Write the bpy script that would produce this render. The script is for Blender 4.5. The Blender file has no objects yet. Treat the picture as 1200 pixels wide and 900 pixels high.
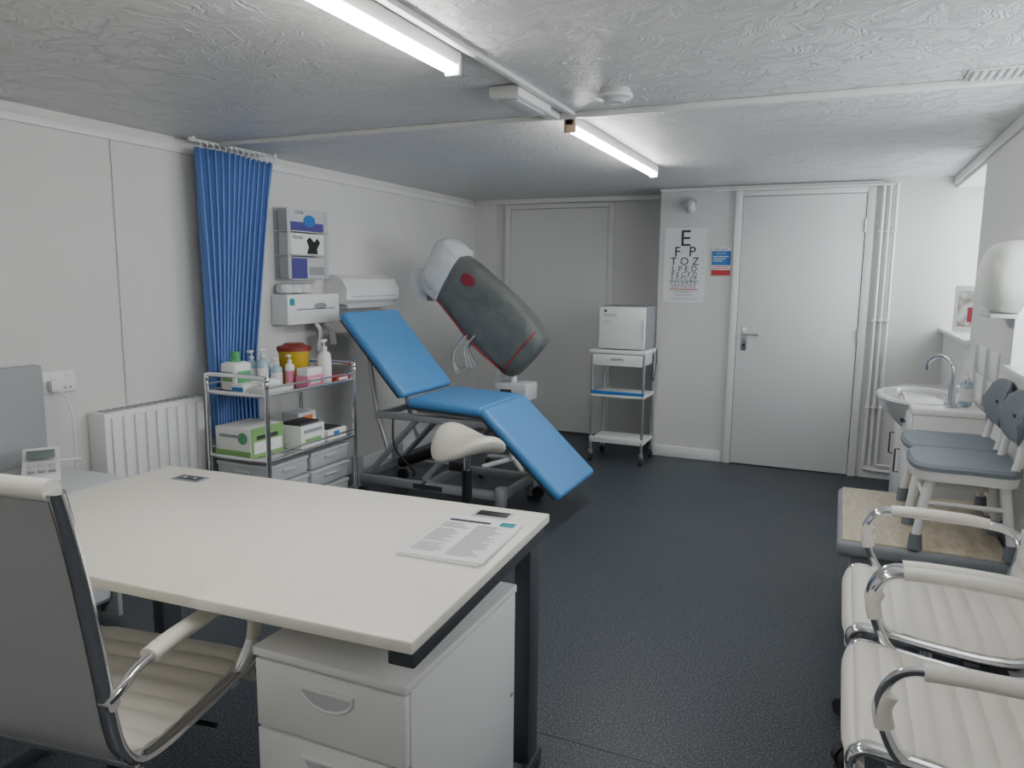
import bpy, bmesh, math, random
from mathutils import Matrix, Vector, Euler
random.seed(7)
C = bpy.context.scene.collection

# ------------------------------------------------------------------ materials
def mat(name, col, rough=.5, metal=0., bump=None, var=None, emis=None, trans=0., alpha=1., coat=0., spec=None):
    m = bpy.data.materials.new(name); m.use_nodes = True
    nt = m.node_tree; b = nt.nodes["Principled BSDF"]
    b.inputs["Base Color"].default_value = (*col, 1)
    b.inputs["Roughness"].default_value = rough
    b.inputs["Metallic"].default_value = metal
    b.inputs["Transmission Weight"].default_value = trans
    b.inputs["Alpha"].default_value = alpha
    b.inputs["Coat Weight"].default_value = coat
    if spec is not None: b.inputs["Specular IOR Level"].default_value = spec
    if emis:
        b.inputs["Emission Color"].default_value = (*emis[0], 1); b.inputs["Emission Strength"].default_value = emis[1]
    tc = nt.nodes.new("ShaderNodeTexCoord")
    if bump:
        n = nt.nodes.new("ShaderNodeTexNoise"); n.inputs["Scale"].default_value = bump[0]; n.inputs["Detail"].default_value = 4
        nt.links.new(tc.outputs["Object"], n.inputs["Vector"])
        bp = nt.nodes.new("ShaderNodeBump"); bp.inputs["Strength"].default_value = bump[1]; bp.inputs["Distance"].default_value = bump[2] if len(bump) > 2 else .002
        nt.links.new(n.outputs["Fac"], bp.inputs["Height"]); nt.links.new(bp.outputs["Normal"], b.inputs["Normal"])
    if var:  # (scale, colour2, lo, hi)
        n = nt.nodes.new("ShaderNodeTexNoise"); n.inputs["Scale"].default_value = var[0]; n.inputs["Detail"].default_value = 5
        nt.links.new(tc.outputs["Object"], n.inputs["Vector"])
        r = nt.nodes.new("ShaderNodeValToRGB")
        r.color_ramp.elements[0].color = (*col, 1); r.color_ramp.elements[1].color = (*var[1], 1)
        r.color_ramp.elements[0].position = var[2]; r.color_ramp.elements[1].position = var[3]
        nt.links.new(n.outputs["Fac"], r.inputs["Fac"]); nt.links.new(r.outputs["Color"], b.inputs["Base Color"])
    return m

M = {}
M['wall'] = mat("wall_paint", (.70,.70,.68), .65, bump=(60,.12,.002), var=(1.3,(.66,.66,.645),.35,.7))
M['wall_r'] = mat("wall_paint_right_lit", (.82,.82,.80), .6, bump=(60,.12,.002), var=(1.3,(.78,.78,.765),.35,.7))  # wall paint made lighter to stand in for window glow
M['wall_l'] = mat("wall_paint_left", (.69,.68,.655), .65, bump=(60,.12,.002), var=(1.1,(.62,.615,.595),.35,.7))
M['white'] = mat("white_gloss_paint", (.80,.80,.79), .35, bump=(25,.05,.002))
M['trim'] = mat("trim_paint", (.74,.74,.73), .4)
M['plastic'] = mat("white_plastic", (.80,.80,.79), .35)
M['plastic_g'] = mat("light_grey_plastic", (.55,.56,.57), .4)
M['cream'] = mat("desk_laminate", (.84,.81,.72), .38, bump=(400,.04,.0005), var=(90,(.80,.77,.68),.45,.75))
M['leather'] = mat("white_leather", (.82,.79,.72), .4, bump=(220,.15,.001))
M['rear'] = mat("leather_rear_shaded", (.36,.36,.365), .45, bump=(500,.1,.001))  # rear of the white leather, its shade put into a darker grey
M['saddle'] = mat("cream_vinyl", (.80,.76,.66), .35)
M['chrome'] = mat("chrome", (.82,.82,.83), .12, 1.)
M['steel'] = mat("brushed_steel", (.62,.63,.64), .3, 1.)
M['silver'] = mat("silver_paint", (.50,.51,.53), .4, .5)
M['dgrey'] = mat("dark_grey_metal", (.075,.08,.09), .42, .3)
M['black'] = mat("black_plastic", (.015,.015,.017), .4)
M['rubber'] = mat("rubber", (.03,.03,.032), .7)
M['grey'] = mat("grey_plastic", (.27,.29,.31), .5)
M['greyseat'] = mat("grey_seat_foam", (.18,.205,.235), .6)
M['cabgrey'] = mat("grey_laminate", (.33,.34,.35), .5)
M['blue'] = mat("blue_vinyl", (.085,.29,.62), .42, bump=(300,.1,.0008))
M['curtain'] = mat("blue_curtain_fabric", (.13,.235,.55), .85, bump=(500,.2,.001))
M['bag'] = mat("grey_cover_fabric", (.125,.138,.13), .6, bump=(9,.7,.03), var=(5,(.16,.175,.165),.4,.7))
M['bagwhite'] = mat("white_cover_fabric", (.68,.70,.71), .6, bump=(12,.7,.03))
M['red'] = mat("red", (.50,.03,.03), .5)
M['darkred'] = mat("dark_red", (.30,.03,.05), .6)
M['pink'] = mat("pink_card", (.70,.22,.33), .5)
M['green'] = mat("green_label", (.08,.36,.14), .45)
M['lime'] = mat("lime_card", (.22,.42,.14), .5)
M['bluep'] = mat("blue_print", (.02,.17,.48), .5)
M['purple'] = mat("purple_print", (.07,.06,.26), .5)
M['yellow'] = mat("yellow_plastic", (.62,.43,.03), .45)
M['brown'] = mat("red_brown_plastic", (.24,.03,.02), .45)
M['orange'] = mat("orange", (.75,.22,.04), .45)
M['card'] = mat("white_card", (.80,.80,.78), .6)
M['paper'] = mat("paper", (.80,.81,.82), .7)
M['ink'] = mat("ink", (.04,.04,.045), .7)
M['inkgrey'] = mat("ink_grey", (.30,.31,.33), .7)
M['clearblue'] = mat("translucent_blue_bottle", (.45,.62,.72), .15, alpha=.8)
M['acrylic'] = mat("clear_acrylic", (.75,.77,.80), .08, alpha=.12)
M['drawerpl'] = mat("translucent_drawer", (.52,.55,.57), .3, alpha=.85)
M['ceramic'] = mat("ceramic", (.86,.86,.85), .12, coat=.5)
M['dispenser'] = mat("dispenser_plastic", (.76,.78,.70), .3)
M['tile'] = mat("white_tile", (.82,.83,.83), .12)
M['teal'] = mat("teal", (.02,.30,.36), .4)
M['lcd'] = mat("lcd_screen", (.16,.2,.19), .2)
M['tube'] = mat("led_diffuser", (.9,.9,.9), .4, emis=((1.,.985,.95), 53.))
M['amber'] = mat("amber_endcap", (.80,.58,.42), .4)
M['glass'] = mat("window_glass", (.9,.95,1), .02, alpha=.12)
M['photo'] = mat("photo_print", (.30,.22,.18), .3, var=(14,(.62,.66,.66),.4,.6))

def m_floor():
    m = bpy.data.materials.new("speckled_vinyl_floor"); m.use_nodes = True; nt = m.node_tree; b = nt.nodes["Principled BSDF"]
    tc = nt.nodes.new("ShaderNodeTexCoord")
    n = nt.nodes.new("ShaderNodeTexNoise"); n.inputs["Scale"].default_value = 165; n.inputs["Detail"].default_value = 4; n.inputs["Roughness"].default_value=.75
    n2 = nt.nodes.new("ShaderNodeTexNoise"); n2.inputs["Scale"].default_value = 2.2; n2.inputs["Detail"].default_value = 5
    r = nt.nodes.new("ShaderNodeValToRGB"); e = r.color_ramp.elements
    e[0].position = .38; e[0].color = (.013,.017,.023,1); e[1].position = .66; e[1].color = (.24,.265,.30,1)
    x = e.new(.53); x.color = (.046,.056,.070,1)
    mx = nt.nodes.new("ShaderNodeMix"); mx.data_type = 'RGBA'; mx.blend_type = 'MULTIPLY'; mx.inputs[0].default_value = .45
    r2 = nt.nodes.new("ShaderNodeValToRGB"); r2.color_ramp.elements[0].position = .3; r2.color_ramp.elements[0].color = (.7,.7,.7,1); r2.color_ramp.elements[1].position = .7
    for a in (n, n2): nt.links.new(tc.outputs["Object"], a.inputs["Vector"])
    nt.links.new(n.outputs["Fac"], r.inputs["Fac"]); nt.links.new(n2.outputs["Fac"], r2.inputs["Fac"])
    nt.links.new(r.outputs["Color"], mx.inputs[6]); nt.links.new(r2.outputs["Color"], mx.inputs[7]); nt.links.new(mx.outputs[2], b.inputs["Base Color"])
    rr = nt.nodes.new("ShaderNodeMapRange"); rr.inputs[3].default_value = .36; rr.inputs[4].default_value = .55
    nt.links.new(n2.outputs["Fac"], rr.inputs[0]); nt.links.new(rr.outputs[0], b.inputs["Roughness"])
    bp = nt.nodes.new("ShaderNodeBump"); bp.inputs["Strength"].default_value = .08; bp.inputs["Distance"].default_value = .0006
    nt.links.new(n.outputs["Fac"], bp.inputs["Height"]); nt.links.new(bp.outputs["Normal"], b.inputs["Normal"])
    return m
M['floor'] = m_floor()

def m_ceil():
    m = bpy.data.materials.new("artex_ceiling"); m.use_nodes = True; nt = m.node_tree; b = nt.nodes["Principled BSDF"]
    b.inputs["Base Color"].default_value = (.67,.67,.665,1); b.inputs["Roughness"].default_value = .42
    tc = nt.nodes.new("ShaderNodeTexCoord")
    vo = nt.nodes.new("ShaderNodeTexVoronoi"); vo.inputs["Scale"].default_value = 7.5; vo.feature='SMOOTH_F1'; vo.inputs["Smoothness"].default_value=.15
    ns = nt.nodes.new("ShaderNodeTexNoise"); ns.inputs["Scale"].default_value = 6; ns.inputs["Detail"].default_value = 2
    ad = nt.nodes.new("ShaderNodeVectorMath"); ad.operation = 'MULTIPLY_ADD'; ad.inputs[1].default_value = (.25,.25,.25)
    nt.links.new(tc.outputs["Object"], ns.inputs["Vector"]); nt.links.new(ns.outputs["Color"], ad.inputs[0]); nt.links.new(tc.outputs["Object"], ad.inputs[2])
    nt.links.new(ad.outputs[0], vo.inputs["Vector"])
    sep = nt.nodes.new("ShaderNodeSeparateColor"); nt.links.new(vo.outputs["Color"], sep.inputs[0])
    mu = nt.nodes.new("ShaderNodeMath"); mu.operation = 'MULTIPLY'; mu.inputs[1].default_value = 6.283; nt.links.new(sep.outputs[0], mu.inputs[0])
    ro = nt.nodes.new("ShaderNodeVectorRotate"); ro.rotation_type = 'Z_AXIS'
    nt.links.new(ad.outputs[0], ro.inputs["Vector"]); nt.links.new(mu.outputs[0], ro.inputs["Angle"])
    mp = nt.nodes.new("ShaderNodeMapping"); mp.inputs["Scale"].default_value=(50,9,10); nt.links.new(ro.outputs[0], mp.inputs[0])
    w = nt.nodes.new("ShaderNodeTexNoise"); w.inputs["Scale"].default_value = 1; w.inputs["Detail"].default_value = 2; w.inputs["Distortion"].default_value=.8
    nt.links.new(mp.outputs[0], w.inputs["Vector"])
    cr = nt.nodes.new("ShaderNodeMapRange"); cr.interpolation_type='SMOOTHSTEP'; cr.inputs[1].default_value=.40; cr.inputs[2].default_value=.64; nt.links.new(w.outputs["Fac"], cr.inputs[0])
    bp = nt.nodes.new("ShaderNodeBump"); bp.inputs["Strength"].default_value = .54; bp.inputs["Distance"].default_value = .006
    nt.links.new(cr.outputs[0], bp.inputs["Height"]); nt.links.new(bp.outputs["Normal"], b.inputs["Normal"])
    return m
M['ceil'] = m_ceil()

def m_wood():
    m = bpy.data.materials.new("pale_wood_laminate"); m.use_nodes = True; nt = m.node_tree; b = nt.nodes["Principled BSDF"]
    tc = nt.nodes.new("ShaderNodeTexCoord"); mp = nt.nodes.new("ShaderNodeMapping"); mp.inputs["Scale"].default_value = (10,2.5,6)
    w = nt.nodes.new("ShaderNodeTexNoise"); w.inputs["Scale"].default_value = 3; w.inputs["Detail"].default_value = 6; w.inputs["Distortion"].default_value = 1.6
    r = nt.nodes.new("ShaderNodeValToRGB"); r.color_ramp.elements[0].position = .35; r.color_ramp.elements[0].color = (.52,.44,.31,1); r.color_ramp.elements[1].position = .65; r.color_ramp.elements[1].color = (.66,.60,.46,1)
    nt.links.new(tc.outputs["Object"], mp.inputs[0]); nt.links.new(mp.outputs[0], w.inputs["Vector"]); nt.links.new(w.outputs["Fac"], r.inputs["Fac"]); nt.links.new(r.outputs["Color"], b.inputs["Base Color"])
    b.inputs["Roughness"].default_value = .35
    return m
M['wood'] = m_wood()

# ------------------------------------------------------------------ mesh builder
def catmull(pts, n=8, closed=False):
    P = [Vector(p) for p in pts]; out = []
    N = len(P); rng = range(N if closed else N-1)
    for i in rng:
        if closed: p0,p1,p2,p3 = P[(i-1)%N],P[i],P[(i+1)%N],P[(i+2)%N]
        else: p0,p1,p2,p3 = P[max(i-1,0)],P[i],P[i+1],P[min(i+2,N-1)]
        for k in range(n):
            t = k/n
            out.append(.5*((2*p1)+(-p0+p2)*t+(2*p0-5*p1+4*p2-p3)*t*t+(-p0+3*p1-3*p2+p3)*t*t*t))
    if not closed: out.append(P[-1])
    return out

class B:
    def __init__(s): s.v=[]; s.f=[]; s.fm=[]; s.mats=[]; s.X=Matrix.Identity(4)
    def mi(s, m):
        m = M[m] if isinstance(m,str) else m
        if m not in s.mats: s.mats.append(m)
        return s.mats.index(m)
    def add(s, verts, faces, m, X=None):
        o = len(s.v); T = s.X @ (X or Matrix.Identity(4)); i = s.mi(m)
        s.v += [T @ Vector(p) for p in verts]
        for f in faces: s.f.append([a+o for a in f]); s.fm.append(i)
    def box(s, a, b, m, bev=.003, seg=2, X=None):
        bm = bmesh.new(); bmesh.ops.create_cube(bm, size=1)
        sz = [abs(b[i]-a[i]) for i in range(3)]; c = [(a[i]+b[i])/2 for i in range(3)]
        for v in bm.verts: v.co = Vector([v.co[i]*sz[i]+c[i] for i in range(3)])
        bev = min(bev, min(sz)*.49)
        if bev > 0: bmesh.ops.bevel(bm, geom=bm.edges[:], offset=bev, segments=seg, affect='EDGES', profile=.5)
        bm.verts.index_update()
        s.add([v.co.copy() for v in bm.verts], [[v.index for v in f.verts] for f in bm.faces], m, X); bm.free()
    def cyl(s, p0, p1, r, m, r2=None, seg=24, X=None):
        p0=Vector(p0); p1=Vector(p1); s.tube([p0,p1], r, m, seg, smooth=False, r2=r2, X=X)
    def tube(s, pts, r, m, seg=12, smooth=True, n=8, r2=None, closed=False, flat=None, X=None):
        P = catmull(pts, n, closed) if smooth else [Vector(p) for p in pts]
        N=len(P); rings=[]; up=None
        for i,p in enumerate(P):
            if closed: t=(P[(i+1)%N]-P[i-1]).normalized()
            else: t=(P[min(i+1,N-1)]-P[max(i-1,0)]).normalized()
            if up is None:
                a=Vector((0,0,1)) if abs(t.z)<.9 else Vector((1,0,0)); up=(a-t*a.dot(t)).normalized()
            else: up=(up-t*up.dot(t)).normalized()
            sd=t.cross(up); rr = r if r2 is None else r+(r2-r)*i/(N-1)
            ring=[]
            for k in range(seg):
                a=2*math.pi*k/seg; fx,fy=(1,1) if not flat else flat
                ring.append(p+up*math.cos(a)*rr*fy+sd*math.sin(a)*rr*fx)
            rings.append(ring)
        s.loft(rings, m, closed=closed, X=X)
    def loft(s, rings, m, cap=True, closed=False, X=None):
        k=len(rings[0]); v=[p for r in rings for p in r]; f=[]
        nr=len(rings)
        for i in range(nr if closed else nr-1):
            j=(i+1)%nr
            for a in range(k):
                b=(a+1)%k; f.append([i*k+a,i*k+b,j*k+b,j*k+a])
        if cap and not closed: f.append(list(range(k))[::-1]); f.append([(nr-1)*k+a for a in range(k)])
        s.add(v,f,m,X)
    def lathe(s, c, prof, m, seg=32, sx=1, sy=1, X=None):
        rings=[[Vector((c[0]+r*sx*math.cos(2*math.pi*k/seg), c[1]+r*sy*math.sin(2*math.pi*k/seg), c[2]+z)) for k in range(seg)] for r,z in prof]
        s.loft(rings,m,X=X)
    def sheet(s, grid, m, X=None):
        nr=len(grid); nc=len(grid[0]); v=[p for r in grid for p in r]
        s.add(v,[[i*nc+j,i*nc+j+1,(i+1)*nc+j+1,(i+1)*nc+j] for i in range(nr-1) for j in range(nc-1)],m,X)
    def prism(s, pts, d, m, X=None):
        n=len(pts); v=[(p[0],p[1],0) for p in pts]+[(p[0],p[1],d) for p in pts]
        f=[list(range(n))[::-1],[n+i for i in range(n)]]+[[i,(i+1)%n,n+(i+1)%n,n+i] for i in range(n)]
        s.add(v,f,m,X)
    def text(s, body, size, X, m, align='CENTER', ext=.0006):
        c=bpy.data.curves.new("t",'FONT'); c.body=body; c.size=size; c.align_x=align; c.align_y='CENTER'; c.extrude=ext; c.resolution_u=3
        o=bpy.data.objects.new("t",c); C.objects.link(o)
        bpy.context.view_layer.update()
        me=o.to_mesh(); s.add([v.co.copy() for v in me.vertices],[list(p.vertices) for p in me.polygons],m,X)
        o.to_mesh_clear(); bpy.data.objects.remove(o); bpy.data.curves.remove(c)
    def done(s, name, loc=(0,0,0), rz=0, ang=38, center=True, sc=1.):
        W = Matrix.Translation(loc) @ Matrix.Rotation(rz,4,'Z')
        off = Vector((0,0,0))
        if sc!=1.: s.v=[v*sc for v in s.v]
        if center and loc==(0,0,0) and rz==0:
            lo=[min(v[i] for v in s.v) for i in range(3)]; hi=[max(v[i] for v in s.v) for i in range(3)]
            off=Vector(((lo[0]+hi[0])/2,(lo[1]+hi[1])/2,lo[2])); W=Matrix.Translation(off)
        me=bpy.data.meshes.new(name); me.from_pydata([tuple(v-off) for v in s.v],[],s.f)
        for m in s.mats: me.materials.append(m)
        me.polygons.foreach_set("material_index",s.fm); me.polygons.foreach_set("use_smooth",[True]*len(s.f))
        bm=bmesh.new(); bm.from_mesh(me); bmesh.ops.recalc_face_normals(bm,faces=bm.faces[:]); bm.to_mesh(me); bm.free()
        me.update(); me.set_sharp_from_angle(angle=math.radians(ang))
        o=bpy.data.objects.new(name,me); o.matrix_world=W; C.objects.link(o)
        return o
T=Matrix.Translation
def R(a,ax): return Matrix.Rotation(math.radians(a),4,ax)
FACE_Y = R(90,'X')                     # text facing -Y
FACE_X = R(90,'Z') @ R(90,'X')         # text facing +X

# ------------------------------------------------------------------ room shell
XL,XR,YB,YR,ZC,Y0 = -3.08,.63,5.69,6.2,2.05,-1.7
b=B(); b.box((XL-.1,Y0-.1,-.1),(1.0,YR+.1,0),'floor',0); b.done("floor",center=False)
b=B(); b.box((XL-.1,Y0-.1,ZC),(1.0,YR+.1,ZC+.1),'ceil',0); b.done("ceiling",center=False)
b=B(); b.box((XL-.1,Y0-.1,0),(XL,YR+.1,ZC),'wall_l',0); b.done("wall_left",center=False)
b=B(); b.box((XL,Y0-.1,0),(XR,Y0,ZC),'wall',0); b.done("wall_front",center=False)
b=B(); b.box((-1.30,YB,0),(1.0,YR+.1,ZC),'wall',0); b.done("wall_back",center=False)
b=B(); b.box((XL,YR,0),(-1.30,YR+.1,ZC),'wall',0); b.box((XL,YR-.1,0),(-2.86,YR,ZC),'wall',0); b.done("wall_back_recess",center=False)
b=B(); XO=1.0
W1=(4.58,5.69,1.07,1.98); W2=(2.0,3.5,1.05,1.98)
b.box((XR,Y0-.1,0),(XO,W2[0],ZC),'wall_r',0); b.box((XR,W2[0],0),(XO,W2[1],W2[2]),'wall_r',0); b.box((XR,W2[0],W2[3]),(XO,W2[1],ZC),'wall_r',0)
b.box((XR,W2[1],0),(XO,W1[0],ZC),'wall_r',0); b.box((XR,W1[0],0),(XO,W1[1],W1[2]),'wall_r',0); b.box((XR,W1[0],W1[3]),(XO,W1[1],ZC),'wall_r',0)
b.done("wall_right",center=False)
for i,w in enumerate((W1,W2)):
    b=B(); y0,y1,z0,z1=w; x0,x1=.90,.95; t=.05
    b.box((x0,y0+.002,z0+.002),(x1,y1-.002,z0+t),'plastic'); b.box((x0,y0+.002,z1-t),(x1,y1-.002,z1-.002),'plastic')
    b.box((x0,y0+.002,z0+t),(x1,y0+t,z1-t),'plastic'); b.box((x0,y1-t,z0+t),(x1,y1-.002,z1-t),'plastic')
    ym=(y0+y1)/2; b.box((x0,ym-.03,z0+t),(x1,ym+.03,z1-t),'plastic')
    b.box((.92,y0+t,z0+t),(.926,y1-t,z1-t),'glass',0); b.done(f"window_{i+1}")
    b=B(); b.box((XR-.03,y0-.02 if i else y0-.03,z0-.025),(.90,y1-.002,z0+.001),'white',.006); b.done(f"trim_{i+10}")
# trims
b=B(); b.box((XL,Y0,1.975),(XL+.018,YR-.1,2.01),'trim',.004); b.done("trim_1",center=False)
b=B(); b.box((XR-.02,Y0,2.0),(XR,YB,ZC),'trim',.006); b.done("trim_2",center=False)
b=B(); b.box((XL+.001,2.99,ZC-.022),(XR-.021,3.025,ZC),'trim',.004); b.done("trim_3",center=False)
b=B(); b.box((XL,2.435,.76),(XL+.008,2.455,1.975),'wall_l',.002); b.done("trim_4",center=False)
b=B(); b.box((XL+.019,YR-.125,ZC-.04),(-1.30,YR-.102,ZC),'trim',.004) ; b.done("trim_5",center=False)
b=B(); b.box((-1.30,YB-.014,0),(-.775,YB,.085),'white',.004); b.done("baseboard_back")
b=B(); b.box((XL,Y0,0),(XL+.012,YR-.1,.09),'white',.004); b.done("baseboard_left",center=False)
b=B(); b.box((.19,YB-.014,0),(XR,YB,.085),'white',.004); b.done("baseboard_back_right")
b=B(); b.box((-1.075,-1.6,ZC-.016),(-1.05,2.985,ZC),'trim',.003); b.done("trim_6",center=False)
b=B(); b.box((-1.0,1.953,0),(XR,1.958,.0012),'dgrey',0); b.done("trim_7",center=False)

# doors
def door(name,x0,x1,y,ztop,handle):
    b=B(); f=.055
    b.box((x0-f,y-.022,0),(x0-.004,y-.001,ztop+f*.8),'white',.004); b.box((x1+.004,y-.022,0),(x1+f,y-.001,ztop+f*.8),'white',.004)
    b.box((x0-.004,y-.022,ztop+.004),(x1+.004,y-.001,ztop+f*.8),'white',.004)
    b.box((x0-.003,y-.004,0),(x1+.003,y-.002,ztop+.003),'black',0)
    b.box((x0,y-.016,.008),(x1,y-.005,ztop),'white',.002)
    if handle:
        hx=x0+.055; b.box((hx-.02,y-.022,.86),(hx+.02,y-.016,1.03),'steel',.003)
        b.cyl((hx,y-.016,.985),(hx,y-.06,.985),.008,'steel'); b.tube([(hx,y-.06,.985),(hx+.03,y-.063,.985),(hx+.10,y-.058,.982)],.009,'steel')
        b.cyl((hx,y-.018,.90),(hx,y-.026,.90),.008,'black')
        for z in (.25,1.0,1.75): b.cyl((x1+.002,y-.022,z-.045),(x1+.002,y-.022,z+.045),.006,'steel')
    return b.done(name)
door("door_1",-.70,.105,YB,1.965,True)
door("door_2",-2.76,-1.86,YR,1.97,False)

# ------------------------------------------------------------------ ceiling fittings
def batten(name,x,y0,y1,amb=False):
    b=B()
    b.box((x-.022,y0,2.005),(x+.022,y1,ZC-.001),'plastic',.005)
    pr=[(math.cos(a)*.023,-math.sin(a)*.024) for a in [math.pi*k/12 for k in range(13)]]
    rings=[[Vector((x+p[0],yy,2.005+p[1])) for p in pr] for yy in (y0+.02,y1-.02)]
    b.loft(rings,'tube')
    for yy in (y0,y1-.02): b.box((x-.026,yy,1.978),(x+.026,yy+.02,2.045),'amber' if amb and yy==y0 else 'plastic',.006)
    return b.done(name)
batten("ceiling_light",-1.125,.58,2.09); batten("ceiling_light",-1.09,3.03,4.55,True); batten("ceiling_light",-1.125,-1.6,-.10)  # third batten is unseen, added behind the camera as fill for the chairs
b=B(); b.box((-1.20,2.48,ZC-.045),(-1.08,2.80,ZC-.001),'plastic',.012); b.box((-1.165,2.80,ZC-.028),(-1.115,2.985,ZC-.001),'trim',.004)
b.box((-1.18,2.51,ZC-.053),(-1.10,2.77,ZC-.045),'plastic_g',.004); b.done("emergency_light_unit")
b=B(); b.lathe((-.80,2.70,ZC),[(0,-.048),(.035,-.047),(.042,-.036),(.05,-.03),(.058,-.028),(.062,-.014),(.055,-.012),(.055,0),(0,0)],'plastic_g'); b.lathe((-.80,2.70,ZC-.028),[(.059,-.002),(.064,0),(.064,.006),(.059,.008)],'plastic'); b.done("smoke_detector")
b=B(); b.box((.32,2.86,ZC-.006),(.56,2.985,ZC),'plastic',.002)
for i in range(9): b.box((.335+i*.024,2.87,ZC-.016),(.345+i*.024,2.98,ZC-.006),'plastic',.002)
b.done("ceiling_vent")
# wall pipes
b=B()
for x,r in ((.205,.011),(.245,.009),(.285,.011)):
    b.tube([(x,YB-.03,.10),(x,YB-.03,2.02)],r,'white',smooth=False)
    for z in (.5,1.1,1.7): b.box((x-.016,YB-.045,z),(x+.016,YB-.001,z+.015),'white',.002)
b.tube([(.205,YB-.03,.11),(.21,YB-.03,.07),(.35,YB-.03,.06),(.60,YB-.03,.06)],.011,'white'); b.tube([(.285,YB-.03,.11),(.29,YB-.03,.10),(.36,YB-.03,.10),(.60,YB-.03,.10)],.011,'white')
b.tube([(-1.30,YB-.03,2.03),(.18,YB-.03,2.03),(.205,YB-.03,2.01)],.011,'white',smooth=False); b.tube([(-.9,YB-.05,2.015),(.27,YB-.05,2.015)],.008,'white',smooth=False)
b.done("heating_pipes")
b=B(); b.cyl((-1.07,YB-.001,1.93),(-1.07,YB-.02,1.93),.045,'plastic_g'); b.cyl((-1.07,YB-.02,1.93),(-1.07,YB-.06,1.92),.018,'steel')
b.lathe((0,0,0),[(0,-.05),(.036,-.045),(.042,0),(.03,.04),(0,.05)],'plastic_g',X=T((-1.07,YB-.08,1.905))@R(60,'X')); b.done("wall_lamp")

# eye chart
b=B(); b.box((-1.26,YB-.004,1.20),(-.95,YB-.001,1.755),'paper',0)
rows=[("E",.17,1.672),("F  P",.105,1.575),("T O Z",.082,1.505),("L P E D",.062,1.45),("P E C F D",.048,1.408),("E D F C Z P",.038,1.378),("F E L O P Z D",.033,1.343),("D E F P O T E C",.027,1.318),("L E F O D P C T",.022,1.28),("F D P L T C E O",.018,1.255)]
for t,sz,z in rows: b.text(t,sz,T((-1.105,YB-.005,z))@FACE_Y,'ink')
b.box((-1.22,YB-.006,1.357),(-.99,YB-.004,1.362),'green',0); b.box((-1.21,YB-.006,1.296),(-1.00,YB-.004,1.302),'red',0); b.box((-1.2,YB-.006,1.225),(-1.0,YB-.004,1.228),'inkgrey',0)
for t,z in (("1",1.66),("2",1.575),("3",1.51),("4",1.46),("5",1.42)): b.text(t,.02,T((-.968,YB-.005,z))@FACE_Y,'inkgrey')
b.done("eye_chart")
b=B(); sx0,sx1=-.91,-.765
b.box((sx0,YB-.006,1.40),(sx1,YB-.001,1.61),'card',.001)
b.box((sx0+.005,YB-.008,1.48),(sx1-.005,YB-.006,1.582),'bluep',0); b.box((sx0+.005,YB-.008,1.405),(sx1-.005,YB-.006,1.445),'red',0)
b.text("Fire action",.02,T((-.838,YB-.0075,1.596))@FACE_Y,'bluep'); b.text("In case of fire",.013,T((-.838,YB-.009,1.565))@FACE_Y,'card')
for i in range(3): b.box((sx0+.015,YB-.0086,1.54-i*.016),(sx1-.02-.02*i,YB-.008,1.546-i*.016),'card',0)
for i in range(2): b.box((sx0+.015,YB-.0068,1.455+i*.012),(sx1-.02,YB-.006,1.459+i*.012),'red',0)
b.done("fire_action_sign")

# ------------------------------------------------------------------ mini fridge on cart
b=B(); b.box((-1.635,5.31,.860),(-1.29,5.60,1.175),'grey',.01); b.box((-1.635,5.275,.863),(-1.29,5.308,1.172),'plastic',.008)
b.box((-1.60,5.272,1.10),(-1.50,5.276,1.118),'plastic_g',0); b.cyl((-1.585,5.276,1.14),(-1.585,5.27,1.14),.01,'ink'); b.box((-1.305,5.262,.95),(-1.295,5.276,1.08),'plastic_g',.002)
b.text("COOL",.02,T((-1.57,5.274,1.06))@FACE_Y,'inkgrey')
b.done("mini_fridge")
b=B()
for x in (-1.68,-1.29):
    for y in (5.29,5.60):
        b.cyl((x,y,.09),(x,y,.82),.011,'steel',seg=12)
        b.cyl((x-.01,y,.032),(x+.01,y,.032),.03,'rubber'); b.box((x-.016,y-.012,.045),(x+.016,y+.012,.09),'steel',.003)
b.box((-1.70,5.27,.825),(-1.275,5.62,.855),'plastic',.006); b.box((-1.675,5.275,.735),(-1.30,5.60,.822),'plastic',.006); b.box((-1.53,5.262,.785),(-1.44,5.276,.80),'plastic_g',.003)
for z in (.50,.15): b.box((-1.69,5.28,z),(-1.28,5.61,z+.022),'plastic',.004); b.box((-1.69,5.276,z+.022),(-1.28,5.284,z+.045),'bluep' if z>.3 else 'plastic',.001)
b.tube([(-1.27,5.60,.85),(-1.262,5.57,.75),(-1.262,5.5,.62),(-1.266,5.45,.66),(-1.263,5.46,.82)],.004,'black')
b.done("equipment_cart")

# ------------------------------------------------------------------ covered machine on stand
b=B()
ax0=Vector((-2.55,4.64,1.405)); ax1=Vector((-1.93,4.64,.865)); d=(ax1-ax0).normalized(); pn=Vector((d.z,0,-d.x)); pn=-pn if pn.z<0 else pn
L=(ax1-ax0).length
def wob(k,n,t,g=1.): 
    a=2*math.pi*k/n; return 1+g*(.025*math.sin(3*a+t*5)+.018*math.sin(7*a-9*t)+.012*math.sin(13*a+14*t))
def ring(t,w,dep,n=56,ex=3.4,skew=0,lo=None,g=1.):
    out=[]; lo=w if lo is None else lo
    for k in range(n):
        a=2*math.pi*k/n; ca,sa=math.cos(a),math.sin(a)
        x=math.copysign(abs(ca)**(2/ex),ca); y=math.copysign(abs(sa)**(2/ex),sa); q=wob(k,n,t,g)
        out.append(ax0+d*(L*t+skew*x)+pn*(x*(w if x>0 else lo)*q)+Vector((0,1,0))*y*dep*q)
    return out
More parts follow.
